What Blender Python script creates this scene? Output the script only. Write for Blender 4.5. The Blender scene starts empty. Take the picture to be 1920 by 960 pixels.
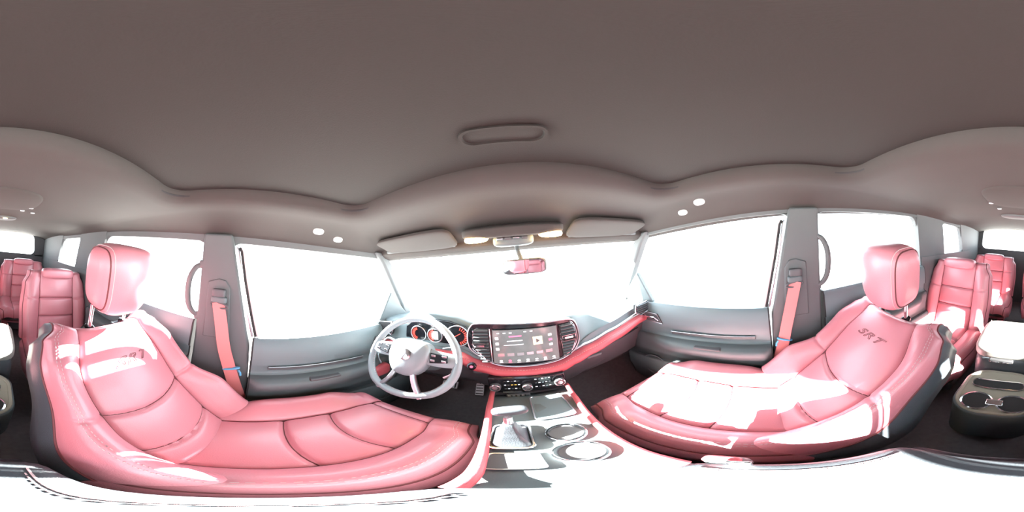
import bpy, math, random
from mathutils import Vector, Matrix, Euler
random.seed(4)
S = bpy.context.scene
COL = S.collection
PI = math.pi
H = 0.90          # eye height above the cabin floor; all coordinates below are measured from the eye, then lifted by H

# ------------------------------------------------------------------ camera
ROLL, PITCH = math.radians(5), math.radians(4.5)
_f = Vector((0, math.cos(PITCH), -math.sin(PITCH)))
_u = Vector((-math.sin(ROLL), math.sin(PITCH) * math.cos(ROLL), math.cos(ROLL) * math.cos(PITCH))).normalized()
_r = _f.cross(_u).normalized(); _u = _r.cross(_f)
IMG = Matrix((_r, _f, _u))            # image axes -> world axes
cam_d = bpy.data.cameras.new('camera'); cam = bpy.data.objects.new('camera', cam_d); COL.objects.link(cam)
cam_d.type = 'PANO'
cam_d.panorama_type = 'EQUIRECTANGULAR'
cam_d.clip_start = 0.01
ex, ey, ez = IMG @ Vector((1, 0, 0)), IMG @ Vector((0, 0, 1)), IMG @ Vector((0, -1, 0))
cam.matrix_world = Matrix(((ex.x, ey.x, ez.x, 0), (ex.y, ey.y, ez.y, 0), (ex.z, ey.z, ez.z, H), (0, 0, 0, 1)))
S.camera = cam

# ------------------------------------------------------------------ light
W = bpy.data.worlds.new('world'); S.world = W; W.use_nodes = True
bg = W.node_tree.nodes['Background']
bg.inputs['Color'].default_value = (0.86, 0.93, 1.0, 1); bg.inputs['Strength'].default_value = 11.0
sun_d = bpy.data.lights.new('sun', 'SUN'); sun = bpy.data.objects.new('sun', sun_d); COL.objects.link(sun)
sun_d.energy = 150; sun_d.angle = math.radians(0.6); sun_d.color = (1.0, 0.95, 0.88)
SUN_LON, SUN_EL = math.radians(-83.5), math.radians(28)
_s = Vector((math.sin(SUN_LON) * math.cos(SUN_EL), math.cos(SUN_LON) * math.cos(SUN_EL), math.sin(SUN_EL)))
sun.rotation_euler = _s.to_track_quat('Z', 'Y').to_euler(); sun.location = (-3, 0, 4)
S.view_settings.view_transform = 'Standard'; S.view_settings.look = 'None'
S.view_settings.gamma = 1; S.view_settings.use_curve_mapping = False
S.view_settings.exposure = 0.0
S.cycles.use_denoising = True
S.cycles.max_bounces = 10; S.cycles.diffuse_bounces = 6; S.cycles.transparent_max_bounces = 16
S.cycles.sample_clamp_indirect = 12

# ------------------------------------------------------------------ materials
def mat(name, col, rough=0.5, metal=0.0, noise=None, bump=None, spec=0.5, coat=0.0, sheen=0.0, emit=None):
    m = bpy.data.materials.new(name); m.use_nodes = True
    nt = m.node_tree; b = nt.nodes['Principled BSDF']
    b.inputs['Base Color'].default_value = (*col, 1); b.inputs['Roughness'].default_value = rough
    b.inputs['Metallic'].default_value = metal; b.inputs['Specular IOR Level'].default_value = spec
    b.inputs['Coat Weight'].default_value = coat; b.inputs['Sheen Weight'].default_value = sheen
    if emit:
        b.inputs['Emission Color'].default_value = (*emit[0], 1); b.inputs['Emission Strength'].default_value = emit[1]
    tc = None
    if noise or bump: tc = nt.nodes.new('ShaderNodeTexCoord')
    if noise:
        n = nt.nodes.new('ShaderNodeTexNoise'); n.inputs['Scale'].default_value = noise[0]; n.inputs['Detail'].default_value = 4
        mx = nt.nodes.new('ShaderNodeMix'); mx.data_type = 'RGBA'
        mx.inputs[6].default_value = (*[c * (1 - noise[1]) for c in col], 1); mx.inputs[7].default_value = (*[min(1, c * (1 + noise[1])) for c in col], 1)
        nt.links.new(tc.outputs['Object'], n.inputs['Vector']); nt.links.new(n.outputs['Fac'], mx.inputs[0]); nt.links.new(mx.outputs[2], b.inputs['Base Color'])
    if bump:
        v = nt.nodes.new('ShaderNodeTexNoise' if bump[0] < 0 else 'ShaderNodeTexVoronoi'); v.inputs['Scale'].default_value = abs(bump[0])
        bp = nt.nodes.new('ShaderNodeBump'); bp.inputs['Strength'].default_value = bump[1]; bp.inputs['Distance'].default_value = 0.001
        nt.links.new(tc.outputs['Object'], v.inputs['Vector'])
        nt.links.new(v.outputs['Fac' if bump[0] < 0 else 'Distance'], bp.inputs['Height']); nt.links.new(bp.outputs['Normal'], b.inputs['Normal'])
    return m
RED = mat('red_leather', (0.57, 0.205, 0.245), 0.40, noise=(9, .06), bump=(420, .2), spec=.7, coat=.12)
REDSEAM = mat('red_leather_seam', (0.13, 0.025, 0.03), 0.6, bump=(-300, .2))
REDTRIM = mat('red_dash_leather', (0.50, 0.10, 0.12), 0.38, bump=(420, .2))
PEDAL = mat('brushed_pedal', (0.62, 0.64, 0.66), 0.4, 0.2, bump=(-80, .1))
BELT = mat('red_belt_weave', (0.66, 0.20, 0.20), 0.6, bump=(-900, .3))
THREAD = mat('pale_thread', (0.55, 0.40, 0.41), 0.6, bump=(-800, .2))
BLKLEA = mat('black_leather', (0.055, 0.065, 0.075), 0.38, bump=(420, .25))
PLAST = mat('dark_soft_plastic', (0.105, 0.13, 0.138), 0.5, noise=(14, .08), bump=(700, .15))
PLAST2 = mat('dark_hard_plastic', (0.085, 0.088, 0.096), 0.45, noise=(10, .08), bump=(700, .1))
DASHM = mat('dash_soft_plastic', (0.14, 0.185, 0.20), 0.42, bump=(600, .15))
GLOSS = mat('gloss_black', (0.010, 0.012, 0.016), 0.12, bump=(-3, .02))
CHROME = mat('chrome', (0.80, 0.82, 0.85), 0.14, 1.0, bump=(-20, .02))
SATIN = mat('satin_metal', (0.55, 0.58, 0.62), 0.3, 1.0, bump=(-60, .03))
HEADL = mat('headliner_fabric', (0.047, 0.041, 0.039), 0.9, noise=(5, .12), bump=(-500, .35))
SHADE = mat('sunshade_fabric', (0.0185, 0.0152, 0.0138), 0.92, noise=(4, .14), bump=(-500, .35))
PILLAR = mat('pillar_trim', (0.105, 0.115, 0.120), 0.6, noise=(7, .08), bump=(700, .15))
CARPET = mat('dark_carpet', (0.15, 0.135, 0.14), 0.95, noise=(60, .25), bump=(-700, .8))
RUBBER = mat('black_rubber', (0.02, 0.02, 0.022), 0.7, bump=(-200, .2))
CONC = mat('pale_concrete', (0.55, 0.54, 0.52), 0.9, noise=(2, .1), bump=(-20, .3))
WHITEP = mat('white_paint', (0.6, 0.6, 0.6), 0.4, noise=(3, .03))
BLUE = mat('blue_plastic', (0.10, 0.38, 0.62), 0.35, noise=(30, .05))
LAMP = mat('warm_lamp_lens', (1, .8, .5), 0.3, noise=(20, .02), emit=((1.0, 0.60, 0.24), 60))
LAMPR = mat('rear_lamp_lens', (1, .8, .5), 0.3, noise=(20, .02), emit=((1.0, 0.60, 0.25), 6))
MIRR = mat('mirror_glass', (0.95, 0.95, 0.97), 0.03, 1.0, noise=(2, .01))
REDGLOW = mat('red_gauge', (0.9, 0.10, 0.08), 0.4, noise=(20, .05), emit=((1, .10, .06), 0.7))
ICONW = mat('screen_white', (0.8, 0.8, 0.82), 0.4, noise=(30, .03), emit=((.9, .93, 1), 0.8))
ICONP = mat('screen_pink', (0.8, 0.2, 0.35), 0.4, noise=(30, .03), emit=((1, .25, .4), 0.6))
ICONY = mat('screen_cream', (0.9, 0.8, 0.5), 0.4, noise=(30, .03), emit=((1, .9, .62), 1.0))
AMBER = mat('amber_button', (0.9, 0.5, 0.1), 0.4, noise=(30, .03), emit=((1, .6, .1), 0.6))
SCREEN = mat('screen_glass', (0.10, 0.11, 0.115), 0.14, noise=(40, .35), emit=((.42, .50, .47), 0.32))
GLASS = bpy.data.materials.new('window_glass'); GLASS.use_nodes = True
_nt = GLASS.node_tree; _nt.nodes.clear()
_o = _nt.nodes.new('ShaderNodeOutputMaterial'); _mx = _nt.nodes.new('ShaderNodeMixShader'); _t = _nt.nodes.new('ShaderNodeBsdfTransparent'); _g = _nt.nodes.new('ShaderNodeBsdfGlossy')
_t.inputs['Color'].default_value = (.95, .98, .98, 1); _g.inputs['Roughness'].default_value = .02; _mx.inputs[0].default_value = .05
_nt.links.new(_t.outputs[0], _mx.inputs[1]); _nt.links.new(_g.outputs[0], _mx.inputs[2]); _nt.links.new(_mx.outputs[0], _o.inputs[0])

# ------------------------------------------------------------------ helpers
V = Vector
def sm(t): t = max(0., min(1., t)); return t * t * (3 - 2 * t)
def lerp(a, b, t): return a + (b - a) * t
def pw(x, pts):
    if x <= pts[0][0]: return pts[0][1]
    for (a, fa), (b, fb) in zip(pts, pts[1:]):
        if x <= b: return lerp(fa, fb, (x - a) / (b - a))
    return pts[-1][1]
def pws(x, pts):
    if x <= pts[0][0]: return pts[0][1]
    for (a, fa), (b, fb) in zip(pts, pts[1:]):
        if x <= b: return lerp(fa, fb, sm((x - a) / (b - a)))
    return pts[-1][1]
def spline(pts, n=8, closed=False):
    P = [V(p) for p in pts]; out = []; N = len(P)
    for i in range(N if closed else N - 1):
        p0 = P[(i - 1) % N] if closed or i > 0 else P[0]; p1 = P[i]; p2 = P[(i + 1) % N]; p3 = P[(i + 2) % N] if closed or i + 2 < N else P[-1]
        for k in range(n):
            t = k / n
            out.append(0.5 * ((2 * p1) + (p2 - p0) * t + (2 * p0 - 5 * p1 + 4 * p2 - p3) * t * t + (3 * p1 - p0 - 3 * p2 + p3) * t ** 3))
    if not closed: out.append(P[-1])
    return out

def thing(name, label, cat, loc=(0, 0, 0), group=None, kind=None):
    o = bpy.data.objects.new(name, None); COL.objects.link(o); o.empty_display_size = .05
    o.location = (loc[0], loc[1], loc[2] + H)
    if label: o['label'] = label
    if cat: o['category'] = cat
    if group: o['group'] = group
    if kind: o['kind'] = kind
    return o
def tag(o, label=None, cat=None, group=None, kind=None):
    if label: o['label'] = label
    if cat: o['category'] = cat
    if group: o['group'] = group
    if kind: o['kind'] = kind
    return o
def wpos(o):
    p = V((0, 0, 0))
    while o is not None: p += o.location; o = o.parent
    return p

class MB:
    def __init__(s): s.v = []; s.f = []
    def grid(s, fn, nu, nv, cu=False, cv=False, flip=False):
        b = len(s.v)
        for j in range(nv):
            for i in range(nu): s.v.append(V(fn(i, j)))
        for j in range(nv if cv else nv - 1):
            for i in range(nu if cu else nu - 1):
                q = (b + j * nu + i, b + j * nu + (i + 1) % nu, b + ((j + 1) % nv) * nu + (i + 1) % nu, b + ((j + 1) % nv) * nu + i)
                s.f.append(q[::-1] if flip else q)
        return s
    def loft(s, rings, closed=True, cap=True):
        n = len(rings[0]); b = len(s.v)
        for r in rings: s.v += [V(p) for p in r]
        for j in range(len(rings) - 1):
            for i in range(n if closed else n - 1):
                s.f.append((b + j * n + i, b + j * n + (i + 1) % n, b + (j + 1) * n + (i + 1) % n, b + (j + 1) * n + i))
        if cap and closed:
            s.f.append(tuple(b + i for i in range(n))[::-1]); e = b + (len(rings) - 1) * n; s.f.append(tuple(e + i for i in range(n)))
        return s
    def prism(s, poly, ext):
        """poly: list of 3d points, ext: extrusion vector"""
        e = V(ext); return s.loft([[V(p) for p in poly], [V(p) + e for p in poly]])
    def box(s, c, size, rot=None):
        c = V(c); hx, hy, hz = [k / 2 for k in size]
        R = rot if rot is not None else Matrix.Identity(3)
        P = [[c + R @ V((sx * hx, sy * hy, z)) for sx, sy in ((-1, -1), (1, -1), (1, 1), (-1, 1))] for z in (-hz, hz)]
        return s.loft(P)
    def tube(s, pts, r, n=10, closed=False, flat=None):
        P = [V(p) for p in pts]; N = len(P); rings = []; up = None
        for i in range(N):
            a = P[(i - 1) % N] if closed or i else P[0]; b = P[(i + 1) % N] if closed or i < N - 1 else P[-1]
            t = (b - a).normalized()
            if up is None: up = V((0, 0, 1)) if abs(t.z) < .9 else V((1, 0, 0))
            side = t.cross(up).normalized(); up = side.cross(t).normalized()
            rr = r(i / (N - 1)) if callable(r) else r
            fa = flat or 1
            rings.append([P[i] + side * rr * math.cos(2 * PI * k / n) + up * rr * fa * math.sin(2 * PI * k / n) for k in range(n)])
        if closed: rings.append(rings[0])
        return s.loft(rings, cap=not closed)
    def lathe(s, prof, c, axis=(0, 0, 1), n=32, cap=True):
        a = V(axis).normalized(); q = V((0, 0, 1)).rotation_difference(a).to_matrix(); c = V(c)
        rings = [[c + q @ V((r * math.cos(2 * PI * k / n), r * math.sin(2 * PI * k / n), z)) for k in range(n)] for r, z in prof]
        return s.loft(rings, cap=cap)
    def soft(s, c, half, p=5, n=10, taper=0, rot=None, fn=None):
        """rounded cushion-like box: a cube grid pushed onto a p-norm ball"""
        c = V(c); R = rot if rot is not None else Matrix.Identity(3)
        for ax in range(3):
            for sg in (-1, 1):
                def g(i, j, ax=ax, sg=sg):
                    a = math.tan((i / n * 2 - 1) * PI / 4); b_ = math.tan((j / n * 2 - 1) * PI / 4)
                    q = [0, 0, 0]; q[ax] = sg; q[(ax + 1) % 3] = a * sg; q[(ax + 2) % 3] = b_
                    q = V(q); l = sum(abs(k) ** p for k in q) ** (1 / p); q = q / l
                    w = 1 + taper * q.z
                    o = V((q.x * half[0] * w, q.y * half[1], q.z * half[2]))
                    if fn: o = fn(o)
                    return c + R @ o
                s.grid(g, n + 1, n + 1)
        return s
    def build(s, name, m, parent=None, smooth=40, bevel=None, seg=3, weld=True, loc=None):
        org = V(loc) + V((0, 0, H)) if loc is not None else (wpos(parent) if parent else V((0, 0, 0)))
        off = V((0, 0, H)) - org
        me = bpy.data.meshes.new(name); me.from_pydata([tuple(p + off) for p in s.v], [], s.f)
        import bmesh
        bm = bmesh.new(); bm.from_mesh(me)
        if weld: bmesh.ops.remove_doubles(bm, verts=bm.verts, dist=1e-5)
        bmesh.ops.recalc_face_normals(bm, faces=bm.faces); bm.to_mesh(me); bm.free()
        if smooth:
            me.polygons.foreach_set('use_smooth', [True] * len(me.polygons)); me.set_sharp_from_angle(angle=math.radians(smooth))
        me.materials.append(m); me.update()
        o = bpy.data.objects.new(name, me); COL.objects.link(o)
        if parent: o.parent = parent
        if loc is not None and parent is None: o.location = org
        elif loc is not None: o.location = org - wpos(parent)
        if bevel:
            b = o.modifiers.new('bevel', 'BEVEL'); b.width = bevel; b.segments = seg; b.limit_method = 'ANGLE'; b.angle_limit = math.radians(35)
        return o
def rrect(x0, x1, y0, y1, r, n=6, m=8):
    """rounded rectangle outline as (x,y); m extra points per side"""
    out = []
    C = [(x1 - r, y1 - r, 0), (x0 + r, y1 - r, 90), (x0 + r, y0 + r, 180), (x1 - r, y0 + r, 270)]
    for k, (cx, cy, a0) in enumerate(C):
        for i in range(n + 1):
            a = math.radians(a0 + 90 * i / n); out.append((cx + r * math.cos(a), cy + r * math.sin(a)))
        nx = C[(k + 1) % 4]; a = math.radians(a0 + 90)
        p = out[-1]; q = (nx[0] + r * math.cos(a), nx[1] + r * math.sin(a))
        for i in range(1, m): out.append((lerp(p[0], q[0], i / m), lerp(p[1], q[1], i / m)))
    return out
def dashes(mb, pts, w=.0008, dash=.0065, gap=.004):
    """a row of stitches along a path"""
    P = [V(p) for p in pts]; acc = 0
    for a, b in zip(P, P[1:]):
        L = (b - a).length
        if L < 1e-6: continue
        t = (b - a) / L; x = -acc
        while x < L:
            s0, s1 = max(x, 0), min(x + dash, L)
            if s1 - s0 > .002: mb.tube([a + t * s0, a + t * s1], w, 5)
            x += dash + gap
        acc = (L - x) if x > L else 0
        acc = max(0, L - (x - dash - gap))
    return mb

# ------------------------------------------------------------------ the cabin shell
CX = 0.01
XW = 0.665
# ceiling with the sunroof opening
m = 10
inner = rrect(-.455, .475, -.285, .325, .07, 6, m)
outer = rrect(-XW - .03 + CX, XW + .03 + CX, -2.42, .74, .08, 6, m)
def zo(x, y):
    side = pw(y, [(-2.4, .15), (-1.6, .12), (-.9, .145), (-.2, .118), (.5, .098), (.74, .095)])
    k = min(1, abs(x - CX) / (XW))
    if y > .5: return .098
    if y < -2.2: return lerp(.185, .12, k ** 4)
    return side
mb = MB(); rings = []
def rg(off, z): return [(lerp(x, x + (x - .01) / .465 * off, 1), y + (off if y > .1 else -off) * min(1, abs(y - .02) / .25), z) for x, y in inner]
rings.append([(x, y, .262) for x, y in inner]); rings.append([(x, y, .232) for x, y in inner]); rings.append(rg(.006, .214)); rings.append(rg(.018, .206)); rings.append(rg(.045, .202))
base = rg(.045, .202)
for k in range(1, 15):
    t = k / 14; r_ = []
    for (a, b, c), (x, y) in zip(base, outer):
        z = lerp(.202, zo(x, y), t ** (2.2 if y > -.9 else 3.2))
        r_.append((lerp(a, x, t), lerp(b, y, t), z))
    rings.append(r_)
mb.loft(rings, cap=False)
ceil = tag(mb.build('ceiling', HEADL, smooth=60), kind='structure')
sol = ceil.modifiers.new('s', 'SOLIDIFY'); sol.thickness = .02; sol.offset = 0
# sunroof shade that closes the opening, with its recessed pull
shade_t = thing('sunroof_shade', 'brown fabric sunroof shade closing the wide opening overhead', 'sunroof shade', (.01, .02, .24))
mb = MB()
sh = rrect(-.52, .54, -.35, .39, .05, 5, 14)
def shz(x, y): return .238 + .004 * math.sin(x * 7) * math.sin(y * 6)
for (sx, prev) in ((1, None),):
    rr_ = []
    for t in (1, .8, .6, .4, .2, .02):
        rr_.append([((x - .01) * t + .01, (y - .02) * t + .02, shz(x * t, y * t)) for x, y in sh])
    mb.loft(rr_, cap=False); mb.f.append(tuple(range(len(mb.v) - len(sh), len(mb.v))))
o = mb.build('panel', SHADE, shade_t, 60); q = o.modifiers.new('s', 'SOLIDIFY'); q.thickness = .012; q.offset = 1
mb = MB(); mb.tube([(x, y, .221) for x, y in inner], .0065, 8, closed=True); mb.build('gap_shadow', RUBBER, shade_t, 80)  # dark tube added to draw the shadow line of the gap round the opening
mb = MB()
hp = rrect(-.058, .072, .193, .238, .02, 6, 3)
mb.loft([[(x, y, .236) for x, y in hp], [(x, y, .231) for x, y in hp], [((x - .007) * .93 + .007, (y - .216) * .82 + .216, .231) for x, y in hp], [((x - .007) * .90 + .007, (y - .216) * .75 + .216, .2365) for x, y in hp]])
mb.build('pull', SHADE, shade_t, 40)

# floor
mb = MB(); mb.grid(lambda i, j: (lerp(-.70, .72, i / 20), lerp(-2.42, 1.0, j / 40), -.90 + .03 * sm((lerp(-2.42, 1, j / 40) - .72) / .3) * 6), 21, 41)
tag(mb.build('floor', CARPET), kind='structure')
mb = MB(); mb.box((.01, .95, -.62), (1.42, .05, .62)); tag(mb.build('wall_front', CARPET), kind='structure')
for sd in (-1, 1):
    mb = MB(); mb.box((CX + sd * .69, .90, -.62), (.03, .22, .62)); tag(mb.build('trim_' + ('6' if sd < 0 else '7'), CARPET), kind='structure')
mb = MB(); mb.grid(lambda i, j: (lerp(-40, 40, i / 4), lerp(-40, 40, j / 4), -1.35), 5, 5)
tag(mb.build('ground', CONC), kind='structure')
# side walls: rails, pillars and lower trims with the quarter window openings
def yz(sd, pts, x=None, th=.045):
    x = XW if x is None else x
    return [(CX + sd * x, y, z) for y, z in pts], (sd * th, 0, 0)
def fil(sd, mb, y, z, r, qy, qz, x=XW + .003, th=.03):
    """rounded corner of a window opening at (y,z); q* point into the opening"""
    c = (y + qy * r, z + qz * r); n = 6
    pts = [(y, z)] + [(c[0] - qy * r * math.cos(a), c[1] - qz * r * math.sin(a)) for a in [PI / 2 * (1 - k / n) for k in range(n + 1)]]
    p, e = yz(sd, pts, x, th); mb.prism(p, e)
for sd, nm in ((-1, 'left'), (1, 'right')):
    mb = MB()
    kz = 0 if sd < 0 else .012
    mb.prism(*yz(sd, [(.80, .20), (-2.40, .20), (-2.40, .10), (-.9, .125 + kz), (-.2, .105 + kz), (.80, .088 + kz)]))             # rail over the windows
    mb.prism(*yz(sd, [(-.87, .16), (-.93, -.24), (-1.30, -.24), (-1.26, -.02), (-1.22, .16)], XW - .004))                            # C pillar
    mb.prism(*yz(sd, [(-1.62, .16), (-1.76, -.24), (-2.40, -.24), (-2.40, .16)], XW - .004))                                  # D pillar
    mb.prism(*yz(sd, [(-.93, -.14), (-2.40, -.14), (-2.40, -.92), (-.93, -.92)], XW - .010))                                  # lower rear trim
    fil(sd, mb, -.868, .122 + kz, .06, 1, -1); fil(sd, mb, -1.225, .112 + kz, .05, -1, -1); fil(sd, mb, -1.25, -.142, .05, -1, 1); fil(sd, mb, -1.64, .105 + kz, .10, 1, -1); fil(sd, mb, -1.72, -.142, .04, 1, 1)
    fil(sd, mb, -.212, .105 + kz, .035, -1, -1); fil(sd, mb, -.098, .10 + kz, .03, 1, -1)
    tag(mb.build('wall_' + nm, PILLAR, bevel=.008), kind='structure')
    mb = MB()
    mb.prism([(CX + sd * .64, y, z) for y, z in [(-.098, .135), (-.03, -.16), (.005, -.32), (.03, -.90), (-.215, -.90), (-.212, -.30), (-.218, .135)]], (sd * .06, 0, 0))
    pil = tag(mb.build('trim_' + ('1' if sd < 0 else '2'), PILLAR, bevel=.010), kind='structure')
    # A pillar
    mb = MB()
    mb.loft([[(CX + sd * (xx + a), y + b, z) for a, b in ((0, -.018), (.05, -.03), (.06, .05), (.004, .055))] for xx, y, z in ((.64, .60, .125), (.645, .66, .06), (.65, .74, -.06), (.66, .83, -.19), (.665, .90, -.34))])
    tag(mb.build('trim_' + ('3' if sd < 0 else '4'), PILLAR, bevel=.012), kind='structure')
# tailgate
mb = MB()
for p in ([(-.72, .22), (.74, .22), (.74, .175), (-.72, .175)], [(-.72, -.12), (.74, -.12), (.74, -.92), (-.72, -.92)], [(-.72, .2), (-.49, .2), (-.52, -.14), (-.72, -.14)], [(.74, .2), (.60, .2), (.62, -.14), (.74, -.14)]):
    mb.prism([(x, -2.36, z) for x, z in p], (0, -.05, 0))
for (x, z, qx, qz) in ((-.492, .178, 1, -1), (.602, .178, -1, -1), (-.515, -.122, 1, 1), (.615, -.122, -1, 1)):
    r = .07; n = 6; c = (x + qx * r, z + qz * r)
    mb.prism([(x, -2.36, z)] + [(c[0] - qx * r * math.cos(a), -2.36, c[1] - qz * r * math.sin(a)) for a in [PI / 2 * (1 - k / n) for k in range(n + 1)]], (0, -.04, 0))
tag(mb.build('wall_back', PILLAR, bevel=.006), kind='structure')
# windscreen header
mb = MB(); mb.loft([[(CX + x, .70 + a - .05 * (x / .66) ** 2, .112 + b) for a, b in ((-.03, -.004), (.0, -.022), (.05, -.03), (.05, .05), (-.03, .05))] for x in [-.66 + 1.32 * k / 16 for k in range(17)]])
tag(mb.build('trim_5', HEADL, bevel=.006), kind='structure')
# panes
def pane(n, fn, nu=12, nv=6):
    mb = MB(); mb.grid(lambda i, j: fn(i / (nu - 1), j / (nv - 1)), nu, nv); o = mb.build('window_%d' % n, GLASS); tag(o, kind='structure'); return o
pane(1, lambda u, v: (lerp(-.66, .68, u), lerp(.72, 1.10, v) - (.05 + .12 * v) * (2 * u - 1) ** 2, lerp(.10, -.30, v)))
for k, (sd, y0, y1, y2, y3) in enumerate(((-1, -.12, .64, .03, .80), (1, -.12, .64, .03, .80), (-1, -.86, -.20, -.93, -.20), (1, -.86, -.20, -.93, -.20), (-1, -1.63, -1.22, -1.75, -1.26), (1, -1.63, -1.22, -1.75, -1.26))):
    pane(k + 2, lambda u, v, sd=sd, y0=y0, y1=y1, y2=y2, y3=y3: (CX + sd * (XW + .03), lerp(lerp(y2, y0, v), lerp(y3, y1, v), u), lerp(-.36, .13, v)))
pane(8, lambda u, v: (lerp(-.52, .63, u), -2.39, lerp(-.14, .18, v)))

# ------------------------------------------------------------------ doors
def door(n, sd, front):
    t = thing('door_%d' % n, None, None, (CX + sd * .66, .3 if front else -.55, -.9), kind='structure')
    if front: ya, yb = .02, .80
    else: ya, yb = -.93, -.225
    belt = (lambda y: pw(y, [(.0, -.285), (.8, -.272)])) if front else (lambda y: pw(y, [(-.93, -.205), (-.22, -.235)]))
    def arm(y):     # how far the armrest stands out
        return (sm((y - .0) / .05) * sm((.66 - y) / .22)) if front else sm((y + .9) / .1) * sm((-.26 - y) / .08)
    prof = [(0.0, .70), (0.004, .668), (.004, .645), (-.012, .632), (-.09, .622), (-.118, .622), (-.124, .632), (-.160, .634), (-.168, .632), (-.174, .624)]
    rest = [(-.176, .600, .052), (-.184, .588, .078), (-.205, .582, .085), (-.225, .588, .075), (-.262, .606, .030), (-.30, .612, .01), (-.325, .612, 0), (-.333, .598, 0), (-.345, .590, 0), (-.43, .592, 0), (-.47, .606, 0), (-.56, .622, 0), (-.645, .64, 0)]
    N = len(prof) + len(rest)
    def up(i, j):
        y = lerp(ya, yb, j / 30); z0 = belt(y); curve = -.018 * sm((y - .25) / .5) if front else 0
        if i < len(prof): dz, x = prof[i]; dx = 0; dz += curve * (1 if i > 5 else 0)
        else: dz, x, dx = rest[i - len(prof)]; dz += curve * (1.0 if i - len(prof) < 6 else 2.2); dx = dx * arm(y) - dx * .55
        return (CX + sd * (x - dx * .5), y, z0 + dz)
    mb = MB(); mb.grid(lambda i, j: up(i, j), len(prof), 31); mb.build('upper_panel', DASHM, t, 50)
    mb = MB(); mb.grid(lambda i, j: up(i + len(prof) - 1, j), len(rest) - 4, 31); mb.build('armrest', PLAST, t, 50)
    mb = MB(); mb.grid(lambda i, j: up(i + N - 5 - 3, j), 8, 31); mb.build('map_pocket', PLAST, t, 50)
    mb = MB(); mb.box((CX + sd * .69, (ya + yb) / 2, -.62), (.03, yb - ya, .62)); mb.build('door_skin', PLAST2, t)
    for y in (ya, yb):
        mb = MB(); P = [up(i, 0 if y == ya else 30) for i in range(N)]; mb.prism(P + [(CX + sd * .70, y, P[-1][2])], (0, -.006 if y == ya else .006, 0)); mb.build('door_edge', RUBBER, t)
    if front:
        mb = MB(); xs = CX + sd * .629
        mb.loft([[(xs - sd * a, y, -.283 - .137 + b + .0 * y - .018 * sm((y - .25) / .5)) for a, b in ((0, -.010), (.006, -.008), (.006, .008), (0, .010))] for y in [.08 + .40 * k / 12 for k in range(13)]])
        mb.build('trim_strip', PLAST2, t, bevel=.002)
        mb = MB()
        mb.tube([(xs - sd * .008, y, -.2835 - .127 - .018 * sm((y - .25) / .5)) for y in [.08 + .40 * k / 12 for k in range(13)]], .0016, 6); mb.build('bright_line', SATIN, t)
        mb = MB(); mb.box((CX + sd * .585, .28, -.463), (.035, .12, .012)); mb.build('armrest_recess', PLAST2, t, bevel=.005)
        for k in range(4):
            mb = MB(); mb.box((CX + sd * (.592 - .014 * (k % 2)), .40 + .028 * (k // 2), -.472), (.010, .020, .012)); mb.build('window_switch', SATIN, t, bevel=.002)
        # inner door handle in its bezel
        hy, hz = .60, -.345
        mb = MB(); xb = CX + sd * .628
        o1 = [(hy - .075, hz - .035), (hy + .075, hz - .022), (hy + .085, hz + .03), (hy - .045, hz + .018)]
        mb.prism([(xb, y, z) for y, z in o1], (-sd * .012, 0, 0)); mb.build('handle_bezel', PLAST2, t, bevel=.004)
        mb = MB(); mb.tube([(xb - sd * .014, hy - .05, hz - .020), (xb - sd * .026, hy - .035, hz + .002), (xb - sd * .030, hy, hz + .004), (xb - sd * .030, hy + .05, hz + .008)], .006, 8); mb.build('handle', CHROME, t)
        mb = MB(); mb.tube([(xb - sd * .013, y, z) for y, z in o1], .0022, 6, closed=True); mb.build('bezel_rim', SATIN, t)
        # speaker
        mb = MB(); mb.lathe([(.088, 0), (.088, .010), (.078, .014), (.070, .008), (.04, .010), (.001, .013)], (CX + sd * .634, .60, -.70), (-sd, -.15, .25), 36)
        mb.build('speaker_grille', PLAST2, t, 60)
        mb = MB(); mb.tube([(CX + sd * (.600), .60 + .086 * math.cos(a), -.70 + .086 * math.sin(a)) for a in [2 * PI * k / 36 for k in range(36)]], .0035, 8, closed=True); mb.build('speaker_ring', PLAST, t)
        # triangular corner cover behind the mirror
        mb = MB(); mb.prism([(CX + sd * .648, .60, -.270), (CX + sd * .648, .86, -.270), (CX + sd * .648, .70, -.10)], (sd * .03, 0, 0)); mb.build('mirror_sail', PLAST, t, bevel=.006)
    # window frame rubber and its bright channels, rear edge of the front opening
    if front:
        for k, (w, mm) in enumerate(((0, SATIN), (.012, RUBBER), (.022, WHITEP))):
            mb = MB(); mb.tube([(CX + sd * .655, -.078 + w, .085), (CX + sd * .655, -.070 + w, .07), (CX + sd * .655, -.045 + w, -.05), (CX + sd * .655, .012 + w, -.278)], .0055, 8); mb.build('window_channel', mm, t)
    return t
door(1, -1, True); door(2, 1, True); door(3, -1, False); door(4, 1, False)

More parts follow.
